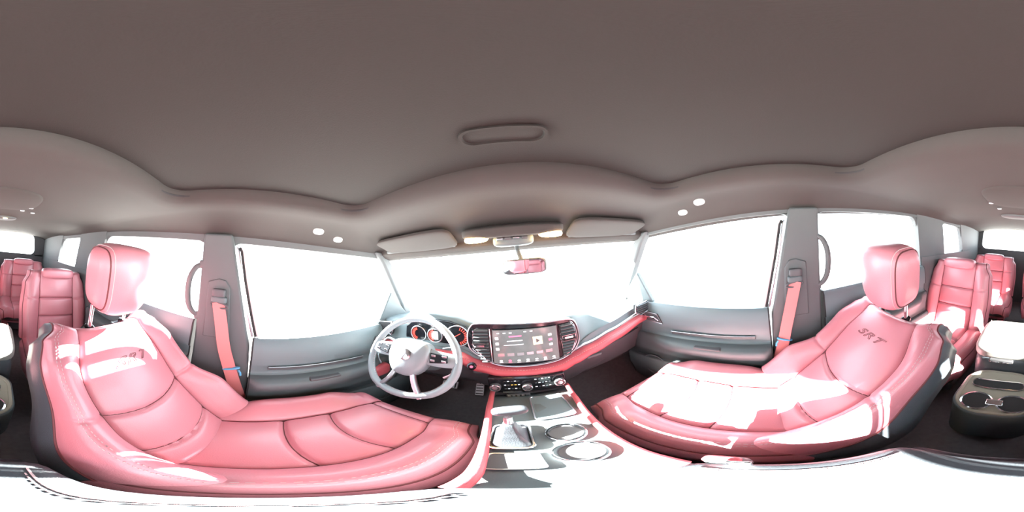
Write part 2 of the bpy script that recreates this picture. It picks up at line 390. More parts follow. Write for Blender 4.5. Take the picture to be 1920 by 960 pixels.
# ------------------------------------------------------------------ seats
def pad(t, names, mats, O, A, Nv, L, cx, sg, wc, win, wout, bin_, bout, thick, grooves, vgroove, roundtop=.05, roundd=.09, ns=120, crown=.010, gd=.010, mirror=1, shellback=True, dip=0., lean=0.):
    """one upholstered body: centre panel, two bolsters, side panels. s runs along A, d along Nv, u outboard"""
    O, A, Nv = V(O), V(A).normalized(), V(Nv).normalized()
    def P(s, u, d): return O + A * (s * L - dip * sm((s - .72) / .28) * max(0, 1 - (abs(u) / .175) ** 3)) + Nv * d + V((cx + lean * s + mirror * u, 0, 0))
    rows = [(k / (ns - 1), 0., 0.) for k in range(ns)] + [(1 + roundtop / L * math.sin(a), (1 - math.cos(a)) * roundd, a / (PI / 2)) for a in [PI / 2 * (k + 1) / 8 for k in range(8)]]
    def groove(s, u):
        g = 0
        for g0, bow in grooves:
            x = (s - (g0 + bow * (1 - (u / max(wc(s), .01)) ** 2))) * L
            g += math.exp(-(x / .0075) ** 2)
        return min(1, g)
    gl = [0.] + [g0 for g0, _ in grooves if g0 < .95] + [1.]
    def pill(s, u):
        for a_, b_ in zip(gl, gl[1:]):
            bow = grooves[gl.index(b_) - 1][1] * (1 - (u / max(wc(s), .01)) ** 2) if b_ < 1 else 0
            bow0 = grooves[gl.index(a_) - 1][1] * (1 - (u / max(wc(s), .01)) ** 2) if a_ > 0 else 0
            if s <= b_ + bow: return max(0, math.sin(PI * max(0, min(1, (s - a_ - bow0) / max(.01, b_ + bow - a_ - bow0))))) ** .6
        return 0
    def cen(s, u, q): return (crown + .009 * pill(s, u)) * (1 - (u / wc(s)) ** 2) ** .8 - gd * groove(s, u) - .007 * math.exp(-((wc(s) - abs(u)) / .006) ** 2) + (.006 if 0 else 0)
    nu = 41
    def fc(i, j):
        s, dd, q = rows[j]; u = wc(min(s, 1)) * (2 * i / (nu - 1) - 1)
        sq = 1 - .04 * q
        return P(s, u * sq, cen(min(s, 1), u, q) * (1 - q * .5) - dd)
    mb = MB(); mb.grid(fc, nu, len(rows)); body_ = mb.build(names[0], mats[0], t, 70)
    mb = MB()
    for g0, bow in grooves:
        mb.tube([P(g0 + bow * (1 - k * k), k * wc(g0), cen(g0 + bow * (1 - k * k), k * wc(g0), 0) + .0008) for k in [-1 + 2 * i / 24 for i in range(25)]], .0017, 5)
    for k in (-1, 1):
        mb.tube([P(rows[j][0], k * wc(min(rows[j][0], 1)) * (1 - .04 * rows[j][2]), -.0062 - rows[j][1]) for j in range(len(rows))], .0019, 5)
    mb.build('seam', REDSEAM, body_)
    BP = [(0, -.007 / .06), (.06, .10), (.16, .36), (.30, .66), (.45, .88), (.60, .99), (.72, 1.0), (.83, .90), (.92, .62), (.975, .30), (1, 0)]
    BP = [(lerp(BP[i][0], BP[i + 1][0], k / 3), lerp(BP[i][1], BP[i + 1][1], k / 3)) for i in range(len(BP) - 1) for k in range(3)] + [(1, 0)]
    for side in (-1, 1):
        wo = win if side < 0 else wout; bb = bin_ if side < 0 else bout
        def edge(i, j, side=side, wo=wo, bb=bb):
            s, dd, q = rows[j]; sc = min(s, 1); tt, h = BP[i]
            cr = 0
            for vg in vgroove: cr += math.exp(-(((sc - vg - .03 * tt) * L) / .006) ** 2)
            u = lerp(wc(sc), wo(sc), tt); lo = -.02 * tt ** 3
            d = bb(sc) * h + lo - .007 * (1 if i == 0 else 0) - .006 * min(cr, 1) * (tt < .97)
            return P(s, side * u * (1 - .04 * q), d * (1 - q * .6) - dd)
        mb = MB(); mb.grid(lambda i, j: edge(i, j), len(BP), len(rows)); mb.build(names[1], mats[1], t, 70)
        SP = [(0, 0, 0), (.25, .016, 0), (1, .012, 0), (1.15, -.012, 0), (1.2, -.05, 0)]
        def sidef(i, j, side=side, wo=wo):
            s, dd, q = rows[j]; sc = min(s, 1); a, b, _ = SP[i]; b_ = V(edge(len(BP) - 1, j))
            dd2 = max(0, thick * a - dd * .6)
            return b_ - Nv * dd2 + V((mirror * side * b, 0, 0))
        mb = MB(); mb.grid(sidef, len(SP), len(rows)); o = mb.build(names[2], mats[2], t, 60)
        mb = MB(); mb.tube([edge(len(BP) - 1, j) for j in range(0, len(rows))], .0032, 7); mb.build('piping', mats[3], t)
        # twin stitching on the bolster crest
        if names[4]:
            mb = MB()
            for off in (0, 2):
                pts = [V(edge(17 + off, j)) + Nv * .0012 for j in range(2, len(rows) - 4)]
                if side == sg: dashes(mb, pts)
            if side == sg: mb.build(names[4], mats[4], t)
    if shellback:
        mb = MB()
        def bk(i, j):
            s, dd, q = rows[j]; sc = min(s, 1); k = i / 10 * 2 - 1
            w = (win(sc) if k < 0 else wout(sc)) + .0
            return P(s, k * w, -thick * 1.2 - .012 * (1 - k ** 4) + dd * .2)
        mb.grid(bk, 11, len(rows)); mb.build(names[3], mats[2], t, 60)
    return P, edge

def bottom_box(t, cx, y0, y1, z0, z1, hw, name='seat_base'):
    mb = MB(); mb.box((cx, (y0 + y1) / 2, (z0 + z1) / 2), (hw * 2, y1 - y0, z1 - z0)); mb.build(name, PLAST2, t, bevel=.02)
    for sx in (-1, 1):
        mb = MB(); mb.box((cx + sx * (hw - .03), (y0 + y1) / 2, (z0 - .9) / 2 + .0), (.035, (y1 - y0) * .95, z0 + .9)); mb.build('rail', SATIN, t, bevel=.004)

def logo(t, P, cx, mirror, s0, size, D):
    cu = bpy.data.curves.new('logo', 'FONT'); cu.body = 'SRT'; cu.size = 1; cu.fill_mode = 'NONE'; cu.bevel_depth = .018; cu.bevel_resolution = 1; cu.shear = .5; cu.align_x = 'CENTER'; cu.space_character = 1.15; cu.resolution_u = 4
    tmp = bpy.data.objects.new('tmp', cu); COL.objects.link(tmp); bpy.context.view_layer.update()
    me = bpy.data.meshes.new_from_object(tmp); bpy.data.objects.remove(tmp)
    org = wpos(t)
    for v in me.vertices:
        x, y, z = v.co; u = x * size
        p = P(s0 + (y - .35) * size * 1.9, u * 1.35 * mirror, D + z * size * .5); v.co = p + V((0, 0, H)) - org
    me.materials.clear(); me.materials.append(REDSEAM)
    o = bpy.data.objects.new('embroidered_logo', me); COL.objects.link(o); o.parent = t

def headrest(t, c, half, cx, posts, tilt=-8, red=True):
    R = Euler((math.radians(tilt), 0, 0)).to_matrix()
    g = thing('headrest', None, None, c); g.location = V(c) + V((0, 0, H)) - wpos(t); g.parent = t
    def fn(o):
        o = o.copy(); o.y += .018 * (1 - (o.x / half[0]) ** 2) - .0 ; return o
    mb = MB(); mb.soft(c, half, 3.6, 14, .10, R, fn); mb.build('cushion', RED, g, 80)
    for sx in (-1, 1):
        for off, r in ((0, .0022), (.009, .0013)):
            pts = []
            for k in range(48):
                a = 2 * PI * k / 48; p = 3.6; qy, qz = math.cos(a), math.sin(a); ux = .83 - off / half[0]
                l = (abs(qy) ** p + abs(qz) ** p + 0) ** (1 / p); sc = (1 - ux ** p) ** (1 / p)
                q = V((sx * ux, qy / l * sc, qz / l * sc)); o = V((q.x * half[0] * (1 + .10 * q.z), q.y * half[1], q.z * half[2])); pts.append(V(c) + R @ (fn(o) * 1.004))
            mb = MB(); mb.tube(pts, r, 6, closed=True); mb.build('seam_stitch', THREAD if off else REDSEAM, g)
    for px_, py, pz in posts:
        mb = MB(); top = V(c) + R @ V((px_ - c[0], 0, -half[2] * .8)); mb.tube([(px_, py, pz - .02), top], .0065, 12); mb.build('post', CHROME, g)
        mb = MB(); mb.lathe([(.017, -.006), (.017, .003), (.013, .006), (.008, .006)], (px_, py, pz), (0, .3, 1), 20); mb.build('post_collar', GLOSS, g)

def front_seat(nm, lab, cx, mirror, dy, hr_c, hr_half, posts, ty=-.378, tz=-.214, ls=.735):
    t = thing(nm, lab, 'car seat', (cx, .12 + dy, -.90), 'front bucket seats')
    O = V((0, -.035 + dy, -.60)); T = V((0, ty, tz)); A = T - O; N_ = V((0, A.z, -A.y))
    L = A.length
    wc = lambda s: pws(s, [(0, .118), (.35, .130), (.7, .140), (1, .120)])
    wo = lambda s: pws(s, [(0, .225), (.28, .238), (.55, .212), (.8, .226), (.93, .218), (1, .188)])
    wi = lambda s: pws(s, [(0, .215), (.28, .222), (.55, .212), (.8, .222), (.93, .212), (1, .180)])
    b = lambda s: pws(s, [(0, .085), (.25, .090), (.5, .050), (.75, .042), (1, .012)])
    P, E_ = pad(t, ['backrest', 'side_bolster', 'side_panel', 'back_shell', 'bolster_stitching'], [RED, RED, BLKLEA, REDSEAM, THREAD], O, A, N_, L, cx, -1, wc, wi, wo, b, b, .115, [(.16, -.04), (.46, -.05)], [.47], .03, .07, mirror=mirror, dip=.034, lean=(.024 if mirror > 0 else -.004))
    logo(t, P, cx, -mirror, ls, .045, .0195)
    # cushion
    Oc = V((0, -.06 + dy, -.605)); Ac = V((0, .445, .035)); Lc = Ac.length
    wcc = lambda s: pws(s, [(0, .112), (.6, .118), (.86, .112), (1, .10)])
    wco = lambda s: pws(s, [(0, .215), (.4, .242), (.85, .235), (1, .205)])
    wci = lambda s: pws(s, [(0, .205), (.4, .215), (.85, .215), (1, .190)])
    bo = lambda s: pws(s, [(0, .030), (.3, .055), (.75, .050), (.95, .020), (1, .012)])
    bi = lambda s: pws(s, [(0, .025), (.3, .038), (.75, .034), (.95, .014), (1, .008)])
    pad(t, ['seat_cushion', 'cushion_bolster', 'cushion_side', 'cushion_underside', 'cushion_stitching'], [RED, RED, RED, REDSEAM, THREAD], Oc, Ac, (0, -.035, .445), Lc, cx, -1, wcc, wci, wco, bi, bo, .10, [(.40, -.03), (.68, -.05), (.985, 0)], [], .05, .085, mirror=mirror, gd=.009)
    bottom_box(t, cx, -.10 + dy, .34 + dy, -.80, -.705, .20)
    headrest(t, hr_c, hr_half, cx, posts)
    return t
front_seat('car_seat', 'red leather front seat behind the steering wheel', -.335, -1, 0, (-.354, -.380, -.070), (.105, .066, .108), [(-.274, -.396, -.236), (-.412, -.396, -.236)])
front_seat('car_seat', 'red leather front passenger seat with sunlight across its cushion', .372, 1, .045, (.411, -.384, -.131), (.106, .068, .112), [(.346, -.398, -.290), (.470, -.398, -.290)], -.376, -.264, .78)

def rear_seat(lab, cx, mirror, y, z, gname, hw=.235, ht=.46, nm='car_seat', cush=True, rows_=((.36, 0), (.64, 0)), head=True):
    t = thing(nm, lab, 'car seat', (cx, y + .2, -.90), gname)
    O = V((0, y + .12, z - ht)); T = V((0, y, z)); A = T - O; N_ = V((0, A.z, -A.y)); L = A.length
    wc = lambda s: pws(s, [(0, .13), (1, .125)])
    wo = lambda s: pws(s, [(0, hw - .01), (.5, hw), (.85, hw - .01), (1, hw - .04)])
    b = lambda s: pws(s, [(0, .03), (.5, .035), (1, .012)])
    pad(t, ['backrest', 'side_bolster', 'side_panel', 'back_shell', 'bolster_stitching'], [RED, RED, RED, REDSEAM, THREAD], O, A, N_, L, cx, -1, wc, wo, wo, b, b, .09, list(rows_), [.62], .03, .06, mirror=mirror, ns=90)
    if head:
        mb = MB(); mb.soft((cx, y + .005, z + .008), (.118, .05, .036), 4, 10); mb.build('folded_headrest', RED, t, 80)
    if cush:
        pad(t, ['seat_cushion', 'cushion_bolster', 'cushion_side', 'cushion_underside', 'cushion_stitching'], [RED, RED, RED, REDSEAM, THREAD], (0, y + .10, z - ht + .01), (0, .44, .03), (0, -.03, .44), .44, cx, -1, lambda s: .13, wo, wo, lambda s: .022, lambda s: .022, .10, [(.45, 0), (.75, 0)], [], .03, .08, mirror=mirror, ns=70)
        bottom_box(t, cx, y + .12, y + .5, -.82, z - ht - .07, hw - .04)
    return t
rear_seat('red leather second-row seat behind the steering-wheel seat, beside the white-lit armrest', -.425, -1, -1.10, -.185, 'second row seats')
rear_seat('red leather second-row seat behind the front passenger seat', .445, 1, -1.10, -.185, 'second row seats')
rear_seat('sunlit red third-row seat by the tailgate, on the steering-wheel side', -.30, -1, -1.92, -.20, 'third row seats', hw=.26, ht=.42)
rear_seat('sunlit red third-row seat under the tailgate window, on the front passenger side', .34, 1, -1.92, -.20, 'third row seats', hw=.26, ht=.42)

# ------------------------------------------------------------------ seat belts
def ribbon(mb, pts, w, th=.0016, face=(1, 0, 0)):
    P = spline(pts, 8); rings = []
    for i, p in enumerate(P):
        t = (P[min(i + 1, len(P) - 1)] - P[max(i - 1, 0)]).normalized(); f_ = V(face).normalized(); s_ = t.cross(f_).normalized(); n_ = s_.cross(t).normalized()
        rings.append([p + s_ * w / 2 + n_ * th, p - s_ * w / 2 + n_ * th, p - s_ * w / 2 - n_ * th, p + s_ * w / 2 - n_ * th])
    return mb.loft(rings)
def belt(lab, sd, pts, anchor, plate):
    t = thing('seat_belt', lab, 'seat belt', (pts[0][0], pts[0][1], -.9), 'front seat belts')
    mb = MB(); ribbon(mb, pts, .046, face=(sd, -.25, 0)); mb.build('webbing', BELT, t, 50)
    y0, z0 = pts[0][1], pts[0][2]
    x = CX + sd * .634
    # height adjuster plate with a sliding knob and the guide loop
    out = [(-.045, -.16), (-.045, .075), (.0, .09), (.03, .085), (.05, .055), (.062, -.14), (.062, -.16)]
    mb = MB(); mb.prism([(x, y0 + a * .95 - .01, z0 + b) for a, b in out], (sd * .012, 0, 0)); mb.build('adjuster_plate', PILLAR, t, bevel=.004)
    mb = MB(); mb.soft((x - sd * .008, y0 - .003, z0 + .035), (.012, .026, .016), 6, 8); mb.build('adjuster_button', PLAST2, t)
    mb = MB(); mb.soft((x - sd * .008, y0, z0 + .008), (.014, .030, .014), 5, 8); mb.build('guide_cover', PLAST, t)
    mb = MB(); c = V((x - sd * .018, y0 + .004, z0 - .012))
    mb.tube([c + V((0, .034 * math.cos(a), .010 * math.sin(a) - .010 * math.cos(a) * .4)) for a in [2 * PI * k / 20 for k in range(20)]], .004, 8, closed=True); mb.build('guide_loop', PLAST2, t)
    mb = MB(); mb.box(anchor, (.012, .055, .03)); mb.build('anchor_plate', PLAST2, t, bevel=.004)
    return t
belt('red seat belt hanging at the pillar beside the steering-wheel seat', -1, [(-.605, -.125, -.135), (-.600, -.105, -.22), (-.600, -.085, -.32), (-.605, -.055, -.43), (-.612, -.02, -.56), (-.618, .02, -.72), (-.622, .03, -.80)], (-.625, .03, -.80), 0)
belt('red seat belt hanging at the pillar beside the front passenger seat', 1, [(.625, -.10, -.165), (.620, -.075, -.26), (.618, -.05, -.36), (.615, -.03, -.45), (.615, .005, -.58), (.618, .035, -.70), (.625, .04, -.80)], (.632, .04, -.80), 0)
for lab, c, sd in (('blue plastic clip tied round the belt nearer the steering wheel', (-.604, -.050, -.425), -1), ('blue plastic clip tied round the front passenger belt', (.616, -.038, -.425), 1)):
    t = thing('belt_clip', lab, 'clip', c, 'blue belt clips')
    mb = MB(); mb.tube([V(c) + V((.006 * math.cos(a), .028 * math.sin(a), .008 * math.sin(a))) for a in [2 * PI * k / 18 for k in range(18)]], .0045, 8, closed=True); mb.build('loop', BLUE, t)
    mb = MB(); mb.tube([V(c) + V((-sd * .006, .026, -.002)), V(c) + V((-sd * .010, .034, -.012)), V(c) + V((-sd * .008, .036, -.028))], .004, 8); mb.build('tail', BLUE, t)
# grab handles behind the belts
for lab, sd, c in (('grey loop grab handle at the window pillar nearer the steering wheel', -1, (-.632, -.215, -.10)), ('grey loop grab handle at the window pillar by the front passenger seat', 1, (.652, -.205, -.09))):
    t = thing('grab_handle', lab, 'handle', c, 'pillar grab handles')
    mb = MB(); P = spline([(c[0] + sd * .012, c[1] + .006, c[2] + .105), (c[0], c[1] - .022, c[2] + .090), (c[0] - sd * .01, c[1] - .040, c[2] + .045), (c[0] - sd * .012, c[1] - .043, c[2] - .01), (c[0] - sd * .01, c[1] - .034, c[2] - .065), (c[0], c[1] - .014, c[2] - .100), (c[0] + sd * .012, c[1] + .012, c[2] - .112)], 6)
    mb.tube(P, lambda q: .0085 + .002 * math.sin(q * PI), 12, flat=1.2); mb.build('grip', PILLAR, t)
    for zz in (.105, -.112):
        mb = MB(); mb.soft((c[0] + sd * .008, c[1] + .006, c[2] + zz), (.010, .018, .018), 4, 6); mb.build('mount', PILLAR, t)

# ------------------------------------------------------------------ dashboard
dash = thing('dashboard', 'dark dashboard with red leather trim below the windscreen', 'dashboard', (.01, .8, -.9))
def ztop(x): return pws(x, [(-.66, -.245), (-.52, -.225), (-.46, -.198), (-.36, -.186), (-.25, -.196), (-.17, -.222), (.0, -.226), (.22, -.232), (.40, -.262), (.68, -.285)])
TOPL = [(-.64, -.36), (-.50, -.345), (-.22, -.348), (-.15, -.385), (-.07, -.412), (.02, -.422), (.10, -.425), (.14, -.418), (.19, -.395), (.26, -.378), (.39, -.358), (.60, -.335), (.67, -.33)]
BOTL = [(-.64, -.42), (-.50, -.405), (-.22, -.408), (-.16, -.445), (-.07, -.472), (.02, -.482), (.10, -.485), (.15, -.478), (.20, -.455), (.28, -.428), (.42, -.408), (.60, -.385), (.67, -.38)]
zt_ = lambda x: pws(x, TOPL); zb_ = lambda x: pws(x, BOTL)
def yf(x): return .625 + .04 * sm((x - .2) / .45) - .10 * sm((-.40 - x) / .22) * 0
NX = 70
X = [lerp(-.655, .675, k / (NX - 1)) for k in range(NX)]
def dpad(i, j):
    x = X[j]; z1 = ztop(x); zr = zt_(x); y0 = yf(x)
    rightish = sm((x - .20) / .12)
    hood = sm((x + .50) / .05) * sm((-.15 - x) / .05)
    pr = [(y0 - .005, zr - .01), (y0, zr + .008), (y0 + .012 + .006 * rightish, lerp(zr, z1, .30)), (y0 + .016 + .030 * rightish, lerp(zr, z1, .60)), (y0 + .020 + .050 * rightish, lerp(zr, z1, .85)),
          (y0 + .030 + .065 * rightish - .0 * hood, z1 - .003), (y0 + .06 + .07 * rightish, z1), (y0 + .14, z1 - .002), (y0 + .24, z1 - .012 - .02 * hood), (y0 + .34, -.262), (y0 + .48 - .16 * (x / .67) ** 2, -.30)]
    y, z = pr[i]; return (x, y, z)
mb = MB()
mb.grid(dpad, 11, NX); mb.build('upper_pad', DASHM, dash, 60)
# red leather band
def rb(i, j):
    x = X[j]; a = zt_(x); b = zb_(x); t = i / 10; y0 = yf(x) - .004
    return (x, y0 - .030 * math.sin(t * PI) ** .6 - .006 * t, lerp(a, b, t))
mb = MB(); mb.grid(rb, 11, NX); mb.build('red_band', REDTRIM, dash, 60)
mb = MB(); dashes(mb, [V(rb(2, j)) + V((0, -.001, .001)) for j in range(0, NX)]); mb.build('band_stitching', THREAD, dash)
# bright line above the band on the passenger side, satin strip
mb = MB(); pts = [(x, yf(x) - .006, zt_(x) + .012) for x in X if x > .19]; mb.tube(pts, .006, 8); mb.build('trim_line', SATIN, dash)
mb = MB(); mb.grid(lambda i, j: (X[j], yf(X[j]) - .002 + .006 * (i / 4), zt_(X[j]) + .014 + .030 * i / 4 * sm((X[j] - .2) / .1) + .001), 5, NX); mb.build('trim_inlay', DASHM, dash, 50)
# lower panels
def low(i, j):
    x = X[j]; b = zb_(x); y0 = yf(x)
    pr = [(y0 - .006, b + .004), (y0 + .01, b - .010), (y0 + .03, b - .06), (y0 + .055, b - .13), (y0 + .11, b - .19), (y0 + .24, b - .22)]
    y, z = pr[i]; return (x, y, z)
mb = MB(); mb.grid(low, 6, NX); mb.build('knee_panel', PLAST2, dash, 50)
mb = MB(); mb.prism([(.22, .648, -.462), (.60, .685, -.425), (.60, .735, -.58), (.24, .715, -.60)], (0, -.006, 0)); mb.build('glovebox_door', PLAST2, dash, bevel=.006)
mb = MB(); mb.box((.30, .650, -.468), (.07, .010, .014)); mb.build('glovebox_latch', PLAST, dash, bevel=.003)
# instrument cluster seen through the wheel
cl_y = .650
mb = MB(); mb.prism([(x, cl_y + .012, z) for x, z in [(-.49, -.335), (-.18, -.335), (-.175, -.27), (-.205, -.232), (-.27, -.212), (-.36, -.205), (-.44, -.215), (-.485, -.255)]], (0, -.030, 0)); cl = mb.build('instrument_cluster', GLOSS, dash, bevel=.006)
for cx_, cz_, r_ in ((-.415, -.285, .038), (-.335, -.282, .034), (-.235, -.275, .048)):
    mb = MB(); mb.tube([(cx_ + r_ * math.cos(a), cl_y - .022, cz_ + r_ * math.sin(a)) for a in [2 * PI * k / 32 for k in range(32)]], .0028, 8, closed=True); mb.build('gauge_ring', SATIN, cl)
    mb = MB()
    for k in range(11):
        a = math.radians(-70 + 140 * k / 10) if cx_ > -.3 else math.radians(110 + 140 * k / 10)
        mb.box((cx_ + (r_ - .012) * math.cos(a), cl_y - .022, cz_ + (r_ - .012) * math.sin(a)), (.012, .002, .0035), Matrix.Rotation(-a, 3, 'Y'))
    mb.build('gauge_marks', REDGLOW, cl)
mb = MB(); mb.box((-.335, cl_y - .021, -.282), (.03, .002, .04)); mb.build('cluster_display', ICONW, cl)
mb = MB(); mb.tube([(-.265 + .0, cl_y - .023, -.29), (-.222, cl_y - .023, -.262)], .0014, 6); mb.build('gauge_needle', REDGLOW, cl)
# centre panel with screen and vents
cp_y = .598
co = [(-.172, -.218), (-.14, -.206), (.0, -.213), (.12, -.221), (.19, -.224), (.215, -.240), (.226, -.285), (.222, -.33), (.198, -.372), (.155, -.400), (.10, -.412), (.02, -.414), (-.05, -.408), (-.105, -.388), (-.150, -.350), (-.180, -.315), (-.186, -.26)]
cpts = spline([(x, 0, z) for x, z in co], 5, True)
mb = MB(); mb.prism([(p.x, cp_y + .040, p.z) for p in cpts], (0, -.034, 0)); cpnl = mb.build('centre_panel', GLOSS, dash, bevel=.004)
mb = MB(); mb.tube([(p.x, cp_y + .004, p.z) for p in cpts], .0028, 8, closed=True); mb.build('chrome_surround', SATIN, cpnl)
mb = MB(); mb.tube([((p.x - .02) * .955 + .02, cp_y + .003, (p.z + .31) * .94 - .31) for p in cpts[22:76]], .0016, 6); mb.build('inner_chrome_line', SATIN, cpnl)
Y = cp_y + .004
sx0, sx1, sz0, sz1 = -.092, .140, -.392, -.232
mb = MB(); o4 = [(sx0, sz1), (sx1, sz1 - .008), (sx1 - .004, sz0 - .004), (sx0 - .004, sz0 + .006)]
mb.prism([(x, Y, z) for x, z in o4], (0, -.006, 0)); scr = mb.build('touchscreen', SCREEN, cpnl, bevel=.002)
mb = MB(); mb.tube([(x, Y - .004, z) for x, z in o4], .0016, 6, closed=True); mb.build('screen_bezel', SATIN, cpnl)
def icon(name, x, z, w, h, m_): mb = MB(); mb.box((x, Y - .0068, z), (w, .0012, h)); return mb.build(name, m_, scr, bevel=.001, seg=2)
for k in range(7):
    x = sx0 + .022 + k * .031
    mb = MB(); mb.soft((x, Y - .0068, -.374 - .0008 * k), (.0055, .001, .0055 if k % 2 else .004), 3, 4); mb.box((x, Y - .0068, -.383 - .0008 * k), (.013, .001, .0022)); mb.build('menu_icon', ICONP if k == 1 else ICONW, scr)
for k in range(5): icon('status_mark', sx0 + .02 + k * .022 + (k > 2) * .03, -.246, .010, .004, ICONW)
icon('radio_text', -.012, -.262, .045, .006, ICONP); icon('radio_text', -.015, -.282, .055, .004, ICONW); icon('radio_text', -.02, -.300, .07, .003, ICONW)
icon('album_tile', .066, -.290, .034, .036, ICONY)
mb = MB(); mb.prism([(.060, Y - .0078, -.280), (.060, Y - .0078, -.300), (.074, Y - .0078, -.290)], (0, -.0008, 0)); mb.build('play_mark', PLAST2, scr)
for k in range(6): icon('preset_button', sx0 + .024 + k * .034, -.345, .024, .014, SATIN)
for k in range(3): icon('side_button', sx0 + .014, -.268 - .024 * k, .012, .012, ICONW)
for k in range(3): icon('side_button', .112, -.272 - .022 * k, .013, .010, ICONP if k == 1 else ICONW)
def vent(xs, zs, n, tabx, tabz, w):
    mb = MB(); mb.prism([(x, Y + .002, z) for x, z in zip(xs, zs)], (0, -.004, 0)); v = mb.build('air_vent', RUBBER, cpnl)
    x0, x1 = min(xs), max(xs); z0, z1 = min(zs), max(zs)
    mb = MB()
    for k in range(n):
        z = lerp(z0 + .008, z1 - .006, k / (n - 1)); a = x0 + .006 + max(0, (z1 - .5 * (z1 - z0)) - z) * .35 * (1 if tabx < 0 else 0); b_ = x1 - .006 - max(0, (z1 - .5 * (z1 - z0)) - z) * .35 * (0 if tabx < 0 else 1)
        mb.box(((a + b_) / 2, Y - .005, z), (b_ - a, .008, .003), Matrix.Rotation(.4, 3, 'X'))
    mb.build('slats', PLAST, v)
    mb = MB(); mb.tube([(x, Y - .003, z) for x, z in zip(xs, zs)], .0022, 6, closed=True); mb.build('vent_rim', CHROME, v)
    mb = MB(); p = [(tabx - w, tabz - .012), (tabx + w, tabz - .012), (tabx + w, tabz + .012), (tabx - w, tabz + .012)]
    mb.tube([(x, Y - .010, z) for x, z in p], .0026, 6, closed=True); mb.box((tabx, Y - .008, tabz), (w * 1.2, .006, .008)); mb.build('vent_tab', CHROME, v)
vent([-.163, -.150, -.102, -.102, -.118, -.150, -.168], [-.236, -.226, -.226, -.386, -.374, -.330, -.295], 11, -.140, -.300, .026)
vent([.150, .196, .207, .213, .206, .188, .155], [-.240, -.240, -.255, -.295, -.332, -.368, -.392], 11, .182, -.300, .026)
# start button in the red band
mb = MB(); mb.lathe([(.017, 0), (.017, .010), (.013, .013), (.012, .009), (.001, .009)], (-.175, .594, -.400), (0, -1, .1), 28); sb = mb.build('start_button', GLOSS, dash)
mb = MB(); mb.lathe([(.006, 0), (.006, .0015), (.001, .0015)], (-.175, .583, -.399), (0, -1, .1), 20); mb.build('start_mark', ICONP, sb)
# end vent, passenger side
t_ = []
mb = MB(); ev = [(.545, -.300), (.555, -.262), (.640, -.258), (.655, -.285), (.635, -.318), (.58, -.325)]
mb.prism([(x, .645, z) for x, z in ev], (0, -.02, 0)); v = mb.build('end_vent', RUBBER, dash, bevel=.004)
mb = MB()
for k in range(5): mb.box((.60, .622, -.312 + .011 * k), (.085, .006, .0025), Matrix.Rotation(.3, 3, 'X'))
mb.build('slats', SATIN, v); mb = MB(); mb.tube([(x, .624, z) for x, z in ev], .003, 6, closed=True); mb.build('vent_rim', CHROME, v)
mb = MB(); ev = [(-.640, -.300), (-.640, -.255), (-.560, -.245), (-.545, -.275), (-.56, -.318)]
mb.prism([(x, .630, z) for x, z in ev], (0, -.02, 0)); v = mb.build('end_vent', RUBBER, dash, bevel=.004)
mb = MB(); mb.tube([(x, .609, z) for x, z in ev], .003, 6, closed=True); mb.build('vent_rim', CHROME, v)
# climate panel
ky = .575
mb = MB(); mb.prism([(x, ky + .05, z) for x, z in [(-.122, -.452), (.140, -.462), (.143, -.520), (.125, -.548), (-.100, -.545), (-.120, -.528)]], (0, -.05, 0)); cpn = mb.build('climate_panel', GLOSS, dash, bevel=.006)
for x, z, r in ((-.098, -.500, .019), (.006, -.506, .017), (.115, -.502, .019)):
    mb = MB(); mb.lathe([(r, -.002), (r, .016), (r * .88, .020), (r * .70, .021), (r * .62, .017), (.001, .017)], (x, ky, z), (0, -1, .12), 32); k_ = mb.build('knob', PLAST2, cpn)
    mb = MB(); mb.tube([(x + r * .9 * math.cos(a), ky - .019, z + r * .9 * math.sin(a) + .002) for a in [2 * PI * k / 28 for k in range(28)]], .0020, 6, closed=True); mb.build('chrome_ring', CHROME, k_)
    mb = MB(); mb.lathe([(r * .45, 0), (r * .45, .002), (.001, .003)], (x, ky - .017, z + .002), (0, -1, .12), 20); mb.build('knob_face', SATIN, k_)
for k in range(12):
    x = -.066 + .0115 * k + (.022 if k > 4 else 0)
    if abs(x - .006) < .022: continue
    for r_, z in enumerate((-.472, -.494, -.517)):
        mb = MB(); mb.box((x, ky - .001, z), (.007, .002, .0032)); mb.build('button_mark', AMBER if (r_ == 1 and k in (2, 3)) else ICONW if (k + r_) % 2 else SATIN, cpn)
mb = MB(); mb.box((-.045, ky - .001, -.538), (.062, .003, .007)); mb.build('badge_strip', SATIN, cpn)
mb = MB(); mb.box((-.028, ky + .01, -.562), (.078, .03, .020)); sw = mb.build('switch_row', PLAST2, dash, bevel=.003)
for k in range(5): mb = MB(); mb.box((-.058 + .015 * k, ky - .007, -.562), (.010, .004, .012)); mb.build('toggle_switch', SATIN, sw, bevel=.0015)
# ports under the band near the start button, trailer brake lever plate
mb = MB(); mb.box((-.168, .640, -.468), (.035, .008, .012)); mb.build('socket_marks', PLAST, dash, bevel=.002)
# far left red end cap of the band by the door
mb = MB(); mb.soft((-.575, .545, -.515), (.030, .05, .032), 4, 8); mb.build('red_end_cap', REDTRIM, dash)

